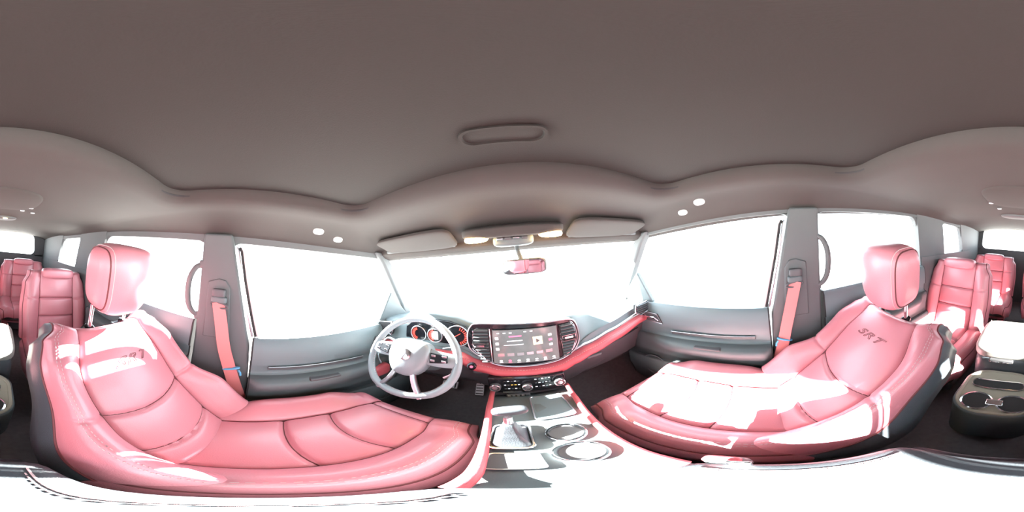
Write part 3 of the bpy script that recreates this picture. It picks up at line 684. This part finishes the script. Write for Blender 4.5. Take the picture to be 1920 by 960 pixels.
# ------------------------------------------------------------------ steering wheel
wc_ = V((-.347, .470, -.325)); TI = math.radians(30)
wn = V((0.06, -math.cos(TI), math.sin(TI))).normalized(); wx = V((1, .06, 0)).normalized(); wz = wn.cross(wx).normalized()
if wz.z < 0: wz = -wz
sw_t = thing('steering_wheel', 'three-spoke steering wheel in pale sunlight before the gauges', 'steering wheel', wc_)
def WP(a, b, c=0): return wc_ + wx * a + wz * b + wn * c
RR = .163
def rim(a):
    b = math.sin(a); f_ = 1 - .05 * sm((-b - .75) / .25)
    return WP(RR * math.cos(a), RR * b * f_)
STEER = mat('steering_leather', (0.24, 0.29, 0.31), 0.3, bump=(420, .2))
STEER2 = mat('steering_hub_leather', (0.22, 0.26, 0.28), 0.3, bump=(420, .2))
mb = MB(); mb.tube([rim(2 * PI * k / 72) for k in range(72)], .0135, 14, closed=True); rim_o = mb.build('rim', STEER, sw_t, 80)
mb = MB(); dashes(mb, [rim(2 * PI * k / 72) * .0 + rim(2 * PI * k / 72) + wn * .004 - (rim(2 * PI * k / 72) - wc_).normalized() * .0135 for k in range(73)]); mb.build('rim_stitching', THREAD, rim_o)
hub = [(-.078, .030), (-.066, .062), (-.03, .074), (.03, .074), (.066, .062), (.078, .030), (.072, -.012), (.050, -.052), (.022, -.072), (-.022, -.072), (-.050, -.052), (-.072, -.012)]
hp = spline([(a, 0, b) for a, b in hub], 4, True)
mb = MB(); mb.loft([[WP(p.x * k, p.z * k, c) for p in hp] for k, c in ((.85, -.045), (1, -.02), (1.0, .012), (.95, .026), (.82, .035), (.55, .041), (.02, .043))]); mb.build('hub', STEER2, sw_t, 60)
mb = MB(); mb.lathe([(.022, 0), (.022, .004), (.014, .006), (.001, .006)], WP(0, .01, .040), wn, 28); mb.build('hub_emblem', CHROME, sw_t)
def spoke(pts, w, name='spoke', m_=STEER, c0=.0):
    mb = MB(); P = spline([(a, b, c) for a, b, c in pts], 6); rings = []
    for i, p in enumerate(P):
        t = (P[min(i + 1, len(P) - 1)] - P[max(i - 1, 0)]); t.z = 0; t.normalize(); n = V((-t.y, t.x, 0)); ww = w if not callable(w) else w(i / (len(P) - 1))
        rings.append([WP(*(p + n * ww * a)) + wn * b for a, b in ((1, -.008), (1, .004), (.6, .009), (-.6, .009), (-1, .004), (-1, -.008))])
    mb.loft(rings); return mb.build(name, m_, sw_t, 50)
for sx in (-1, 1):
    spoke([(sx * .06, .02, .012), (sx * .11, .012, .010), (sx * .172, .010, 0)], lambda q: .032 - .008 * q)
    spoke([(sx * .030, -.055, .012), (sx * .045, -.10, .006), (sx * .075, -.155, 0)], .0085, m_=SATIN)
    mb = MB(); mb.prism([WP(sx * a, b, .018) for a, b in ((.075, .034), (.135, .030), (.138, .002), (.08, -.006))], wn * .006); bp = mb.build('button_pad', GLOSS, sw_t, bevel=.004)
    for k in range(4): mb = MB(); mb.box(WP(sx * (.09 + .018 * (k % 2) * 2), .024 - .018 * (k // 2), .026), (.014, .003, .009)); mb.build('button', SATIN, bp, bevel=.0015)
    mb = MB(); P = spline([WP(sx * .10, .055, -.022), WP(sx * .135, .060, -.022), WP(sx * .152, .03, -.022), WP(sx * .150, -.03, -.022), WP(sx * .12, -.06, -.022)], 5); mb.tube(P, .007, 8, flat=.5); mb.build('shift_paddle', SATIN, sw_t)
mb = MB(); mb.lathe([(.045, -.01), (.052, .06), (.06, .16)], wc_ - wn * .04, -wn, 24)
mb.build('column_shroud', PLAST, sw_t)
st = thing('indicator_stalk', 'dark stalk with silver tip behind the steering wheel, near the window', 'stalk', WP(-.06, .0, -.08))
mb = MB(); mb.tube([WP(-.05, -.0, -.075), WP(-.12, -.005, -.07), WP(-.195, -.03, -.060)], lambda q: .007 + .003 * q, 10); mb.build('lever', PLAST, st); mb = MB(); mb.tube([WP(-.195, -.03, -.060), WP(-.215, -.036, -.056)], .0095, 10); mb.build('tip', CHROME, st)

# ------------------------------------------------------------------ pedals
for lab, c, w, h in (('ribbed metal brake pedal in the dark footwell, the wider pedal', (-.375, .84, -.745), .085, .05), ('ribbed metal accelerator pedal in the dark footwell, the narrower pedal', (-.225, .85, -.775), .042, .085)):
    t = thing('pedal', lab, 'pedal', c, 'metal pedals')
    R = Euler((math.radians(50), 0, 0)).to_matrix()
    mb = MB(); mb.box(c, (w, h, .008), R); mb.build('pad', PEDAL, t, bevel=.004)
    for k in range(4): mb = MB(); mb.box(V(c) + R @ V((lerp(-.35, .35, k / 3) * w if w > h else 0, 0 if w > h else lerp(-.35, .35, k / 3) * h, -.006 + .012)), (.006 if w > h else w * .8, h * .8 if w > h else .006, .004), R); mb.build('rubber_rib', RUBBER, t)
    mb = MB(); mb.tube([V(c) + V((0, .01, 0)), V(c) + V((0, .05, .06)), V(c) + V((0, .08, .20))], .008, 8); mb.build('arm', PLAST2, t)

# ------------------------------------------------------------------ centre console
cs = thing('centre_console', 'centre console with cup holders and armrest between the front seats', 'centre console', (.015, .2, -.9))
def cw(y): return (pw(y, [(-.12, -.085), (.15, -.078), (.46, -.108), (.60, -.118)]), pw(y, [(-.12, .098), (.15, .100), (.33, .118), (.60, .148)]))
def ct(y): return pw(y, [(-.12, -.545), (.1, -.535), (.14, -.512), (.45, -.515), (.56, -.56), (.62, -.60)])
mb = MB(); ys = [lerp(-.12, .62, k / 24) for k in range(25)]
mb.loft([[(cw(y)[0], y, -.90), (cw(y)[0], y, ct(y) - .01), (cw(y)[0] + .01, y, ct(y)), (cw(y)[1] - .01, y, ct(y)), (cw(y)[1], y, ct(y) - .01), (cw(y)[1], y, -.90)] for y in ys]); mb.build('body', PLAST, cs, 40)
for k_, nm in ((0, 'red_rail'), (1, 'red_rail')):
    mb = MB(); P = [V((cw(y)[k_] + (.006 if k_ == 0 else -.006), y, ct(y) + .012 + .02 * sm((y - .46) / .12))) for y in [lerp(.115, .59, j / 20) for j in range(21)]]
    mb.tube(P, .0085, 10); mb.build(nm, REDTRIM, cs, 80)
# deck pieces
mb = MB(); rr_ = rrect(.005, .098, .375, .525, .012, 4, 2); mb.prism([(x, y, -.516 - max(0, (y - .45)) * .35) for x, y in rr_], (0, 0, .008)); mb.build('tray_lid', DASHM, cs, bevel=.003)
mb = MB(); mb.tube([(x, y, -.508 - max(0, (y - .45)) * .35) for x, y in rr_], .002, 6, closed=True); mb.build('tray_trim', SATIN, cs)
for x, y in ((.047, .303), (.040, .224)):
    mb = MB(); mb.lathe([(.035, .010), (.0375, .008), (.0375, -.002), (.031, -.002), (.029, .003), (.031, .010)], (x, y, -.512), (0, 0, 1), 40, False); c_ = mb.build('cup_holder', CHROME, cs, 60)
    mb = MB(); mb.lathe([(.031, .004), (.0305, .0045), (.026, .0028), (.001, .0022)], (x, y, -.512), (0, 0, 1), 40); mb.build('cup_well', PLAST2, c_, 60)
mb = MB(); rr_ = rrect(-.072, -.012, .180, .238, .008, 4, 1); mb.prism([(x, y, -.512) for x, y in rr_], (0, 0, .006)); mb.build('small_tray', PLAST2, cs, bevel=.002)
mb = MB(); mb.tube([(x, y, -.505) for x, y in rr_], .0018, 6, closed=True); mb.build('tray_trim', SATIN, cs)
# armrest lid
mb = MB(); mb.soft((.008, -.002, -.500), (.092, .112, .036), 7, 16); lid = mb.build('armrest_lid', BLKLEA, cs, 80)
for sx in (-1, 1): mb = MB(); dashes(mb, [(.008 + sx * .066, y, -.4640) for y in (-.075, .085)]); mb.tube([(.008 + sx * .070, -.09, -.4645), (.008 + sx * .070, .09, -.4645)], .0012, 5); mb.build('lid_stitching', THREAD, lid)
mb = MB(); mb.soft((.008, -.128, -.66), (.090, .016, .12), 6, 8); mb.build('rear_face', BLKLEA, cs, 80)
# gear selector
gs = thing('gear_shifter', 'gear shifter with leather boot on the centre console', 'gear shifter', (-.042, .30, -.51))
rr_ = rrect(-.078, -.012, .255, .355, .014, 5, 1)
mb = MB(); mb.prism([(x, y, -.510) for x, y in rr_], (0, 0, .006)); mb.build('bezel', GLOSS, gs, bevel=.002)
mb = MB(); mb.tube([(x, y, -.502) for x, y in rr_], .0028, 6, closed=True); mb.build('bezel_ring', CHROME, gs)
mb = MB(); rings = []
for k in range(9):
    q = k / 8; sc = lerp(1, .28, q ** .7) * (1 + .05 * math.sin(k * 2.4)); rings.append([(-.045 + (x + .045) * sc * .9, .305 + (y - .305) * sc * .9 + .02 * q, lerp(-.505, -.445, q)) for x, y in rr_])
mb.loft(rings); mb.build('boot', BLKLEA, gs, 80)
mb = MB(); mb.tube([(-.045, .322, -.45), (-.045, .332, -.425)], .009, 10); mb.build('stem', CHROME, gs)
mb = MB(); mb.soft((-.040, .345, -.408), (.036, .016, .011), 3.2, 10, rot=Matrix.Rotation(.15, 3, 'Z')); mb.build('knob', BLKLEA, gs, 80)
mb = MB(); mb.tube([(-.074, .338, -.412), (-.010, .350, -.410)], .006, 8); mb.build('knob_trim', CHROME, gs)
# belt buckle beside the passenger seat
bk = thing('belt_buckle', 'red-topped silver belt buckle lying by the armrest edge', 'buckle', (.108, .075, -.50))
mb = MB(); mb.soft((.108, .075, -.495), (.012, .022, .030), 5, 8); mb.build('housing', PLAST, bk)
mb = MB(); mb.soft((.106, .078, -.460), (.010, .019, .007), 4, 6); mb.build('release_button', REDGLOW if 0 else REDTRIM, bk)
mb = MB(); mb.box((.098, .060, -.462), (.006, .024, .030)); mb.build('latch_plate', CHROME, bk, bevel=.002)
mb = MB(); mb.tube([(.108, .07, -.52), (.108, .05, -.62), (.108, .02, -.74)], .010, 8); mb.build('strap', BELT, bk)

# ------------------------------------------------------------------ overhead
oh = thing('overhead_console', 'overhead console with two lit map lamps at the windscreen header', 'overhead console', (.012, .60, .16))
mb = MB(); mb.soft((.014, .605, .150), (.185, .085, .022), 5, 12, rot=Matrix.Rotation(.30, 3, 'X') @ Matrix.Identity(3)); mb.build('housing', HEADL, oh, 80)
for x in (-.116, .146):
    mb = MB(); mb.soft((x, .560, .114), (.042, .030, .012), 3, 8, rot=Matrix.Rotation(.30, 3, 'X')); mb.build('map_lamp', LAMP, oh, 80)
for r_ in range(2):
    for k in range(4):
        mb = MB(); mb.box((-.035 + .030 * k, .545 + .03 * r_, .113 - .004 * r_ + .008 * (1 - r_)), (.022, .016, .010), Matrix.Rotation(-.4, 3, 'X')); mb.build('switch', SATIN if (k + r_) % 2 else PLAST2, oh, bevel=.002)
mb = MB(); mb.soft((.014, .595, .105), (.075, .020, .022), 4, 8); mb.build('sensor_pod', PLAST, oh, 80)
rv = thing('rear_view_mirror', 'interior rear-view mirror hanging below the overhead console', 'mirror', (.05, .60, .02))
Rm = Matrix.Rotation(math.radians(-12), 3, 'Z') @ Matrix.Rotation(math.radians(4), 3, 'X')
mb = MB(); mb.soft((.045, .585, .005), (.080, .012, .028), 5, 10, rot=Rm); mb.build('housing', PILLAR, rv, 80)
mb = MB(); c = V((.045, .585, .005)); P = [c + Rm @ V((x, -.0135, z)) for x, z in rrect(-.073, .073, -.023, .023, .014, 5, 1)]; mb.prism(P, Rm @ V((0, -.0015, 0))); mb.build('glass', MIRR, rv)
mb = MB(); mb.tube([(.04, .600, .02), (.03, .625, .06), (.02, .64, .12)], .009, 10); mb.build('stem', PILLAR, rv)
for lab, sd in (('sun visor folded flat above the steering wheel', -1), ('sun visor folded flat above the front passenger side', 1)):
    t = thing('sun_visor', lab, 'sun visor', (CX + sd * .40, .56, .15), 'sun visors')
    mb = MB(); mb.soft((CX + sd * .405, .585, .136), (.185, .075, .010), 6, 12, rot=Matrix.Rotation(-.28, 3, 'X')); mb.build('flap', HEADL, t, 80)
    mb = MB(); mb.tube([(CX + sd * .58, .63, .118), (CX + sd * .24, .655, .118)], .006, 10); mb.build('rod', PILLAR, t); mb = MB(); mb.soft((CX + sd * .59, .64, .125), (.02, .02, .014), 4, 6); mb.build('pivot', PILLAR, t)
for lab, c in (('pale oval cap on the roof edge over the steering-wheel window, the rearward one', (-.515, .205, .148)), ('pale oval cap on the roof edge over the steering-wheel window, nearer the windscreen', (-.555, .305, .138)), ('pale oval cap on the roof edge over the front passenger window, the rearward one', (.505, .205, .158)), ('pale oval cap on the roof edge over the front passenger window, nearer the windscreen', (.560, .300, .148))):
    sd = 1 if c[0] > 0 else -1
    mb = MB(); mb.soft((0, 0, 0), (.012, .020, .005), 2.5, 6, rot=Matrix.Rotation(sd * .9, 3, 'Y')); mb.v = [p + V(c) for p in mb.v]
    tag(mb.build('roof_cap', WHITEP, None, 80, loc=c), lab, 'cap', 'oval roof caps')
rl = thing('rear_dome_console', 'oval dome console with small lamps on the headliner before the tailgate', 'dome lamp', (.015, -.72, .195))
mb = MB(); mb.soft((.015, -.70, .196), (.17, .17, .020), 3, 14); mb.build('housing', HEADL, rl, 80)
mb = MB(); mb.soft((.04, -1.18, .190), (.14, .07, .016), 3, 10); mb.build('lamp_housing', PILLAR, rl, 80)
for x in (-.02,): mb = MB(); mb.soft((x, -1.12, .176), (.016, .012, .004), 3, 6); mb.build('lamp', LAMPR, rl, 80)
for x, y in ((-.13, -.77), (-.10, -.85), (-.16, -.88), (.12, -.80), (.15, -.90), (.17, -.77)):
    mb = MB(); mb.soft((x, y, .184), (.012, .006, .004), 3, 6); mb.build('button', SATIN, rl, 80)

# ------------------------------------------------------------------ second row console
rc = thing('rear_console', 'rear console with twin cup holders between the second-row seats', 'console', (.03, -.62, -.9))
BEIGE = mat('beige_console_top', (0.34, 0.32, 0.26), 0.35, noise=(12, .08), bump=(500, .1))
rr_ = rrect(-.100, .160, -.62, -.340, .09, 7, 3)
mb = MB(); mb.loft([[(x, y, z) for x, y in rr_] for z in (-.88, -.66)] + [[((x - .03) * k + .03, (y + .46) * k - .46, z) for x, y in rr_] for k, z in ((1.0, -.640), (.99, -.630), (.96, -.626))]); mb.build('body', PLAST, rc, 50)
mb = MB(); mb.loft([[((x - .03) * k + .03, (y + .46) * k - .46, z) for x, y in rr_] for k, z in ((.955, -.628), (.93, -.621), (.86, -.620), (.85, -.624))]); mb.build('top_plate', BEIGE, rc, 50)
for x in (-.022, .082):
    mb = MB(); mb.lathe([(.046, .002), (.048, .006), (.043, .008), (.040, .002)], (x, -.405, -.622), (0, 0, 1), 36, False); k_ = mb.build('cup_holder', CHROME, rc, 60)
    mb = MB(); mb.lathe([(.042, .003), (.040, .0035), (.034, .002), (.001, .0015)], (x, -.405, -.6205), (0, 0, 1), 36); mb.build('cup_well', RUBBER, k_, 60)
mb = MB(); mb.box((.03, -.405, -.616), (.05, .03, .006)); mb.build('divider', CHROME, rc, bevel=.003)
mb = MB(); q_ = rrect(-.055, .125, -.535, -.485, .022, 6, 3); mb.loft([[(x, y, -.6205) for x, y in q_], [(x, y, -.6185) for x, y in q_]]); mb.build('slot', RUBBER, rc)
mb = MB(); mb.tube([(x, y, -.617) for x, y in q_], .003, 6, closed=True); mb.build('slot_rim', CHROME, rc)
mb = MB(); mb.soft((.030, -.78, -.70), (.135, .165, .17), 7, 12); mb.build('storage_box', BLKLEA, rc, 80)
mb = MB(); mb.soft((.030, -.79, -.530), (.145, .165, .036), 5, 16); al = mb.build('armrest_lid', mat('grey_leather_lid', (.30, .29, .27), .4, bump=(420, .2)), rc, 80)
for x in (-.090, .150): mb = MB(); dashes(mb, [(x, -.93, -.497), (x, -.80, -.4935), (x, -.66, -.497)]); mb.build('lid_stitching', THREAD, al)
mb = MB(); mb.box((.045, -.615, -.555), (.10, .02, .022)); la = mb.build('latch', RUBBER, rc, bevel=.006)
for x in (.02, .07): mb = MB(); mb.box((x, -.603, -.555), (.034, .004, .006)); mb.build('latch_line', CHROME, la, bevel=.001)

# ------------------------------------------------------------------ outside: door mirrors
for lab, sd in (('door mirror outside the window by the steering wheel', -1), ('door mirror outside the front passenger window', 1)):
    t = thing('door_mirror', lab, 'mirror', (CX + sd * .84, .80, -.24), 'door mirrors')
    mb = MB(); mb.soft((CX + sd * .85, .83, -.225), (.085, .045, .060), 4, 10); mb.build('housing', WHITEP, t, 80)
    mb = MB(); mb.prism([(CX + sd * .85 + x, .784, -.225 + z) for x, z in rrect(-.072, .072, -.048, .048, .025, 5, 1)], (0, -.003, 0)); mb.build('glass', MIRR, t)
    mb = MB(); mb.box((CX + sd * .75, .82, -.255), (.12, .03, .03)); mb.build('arm', PLAST, t, bevel=.006)
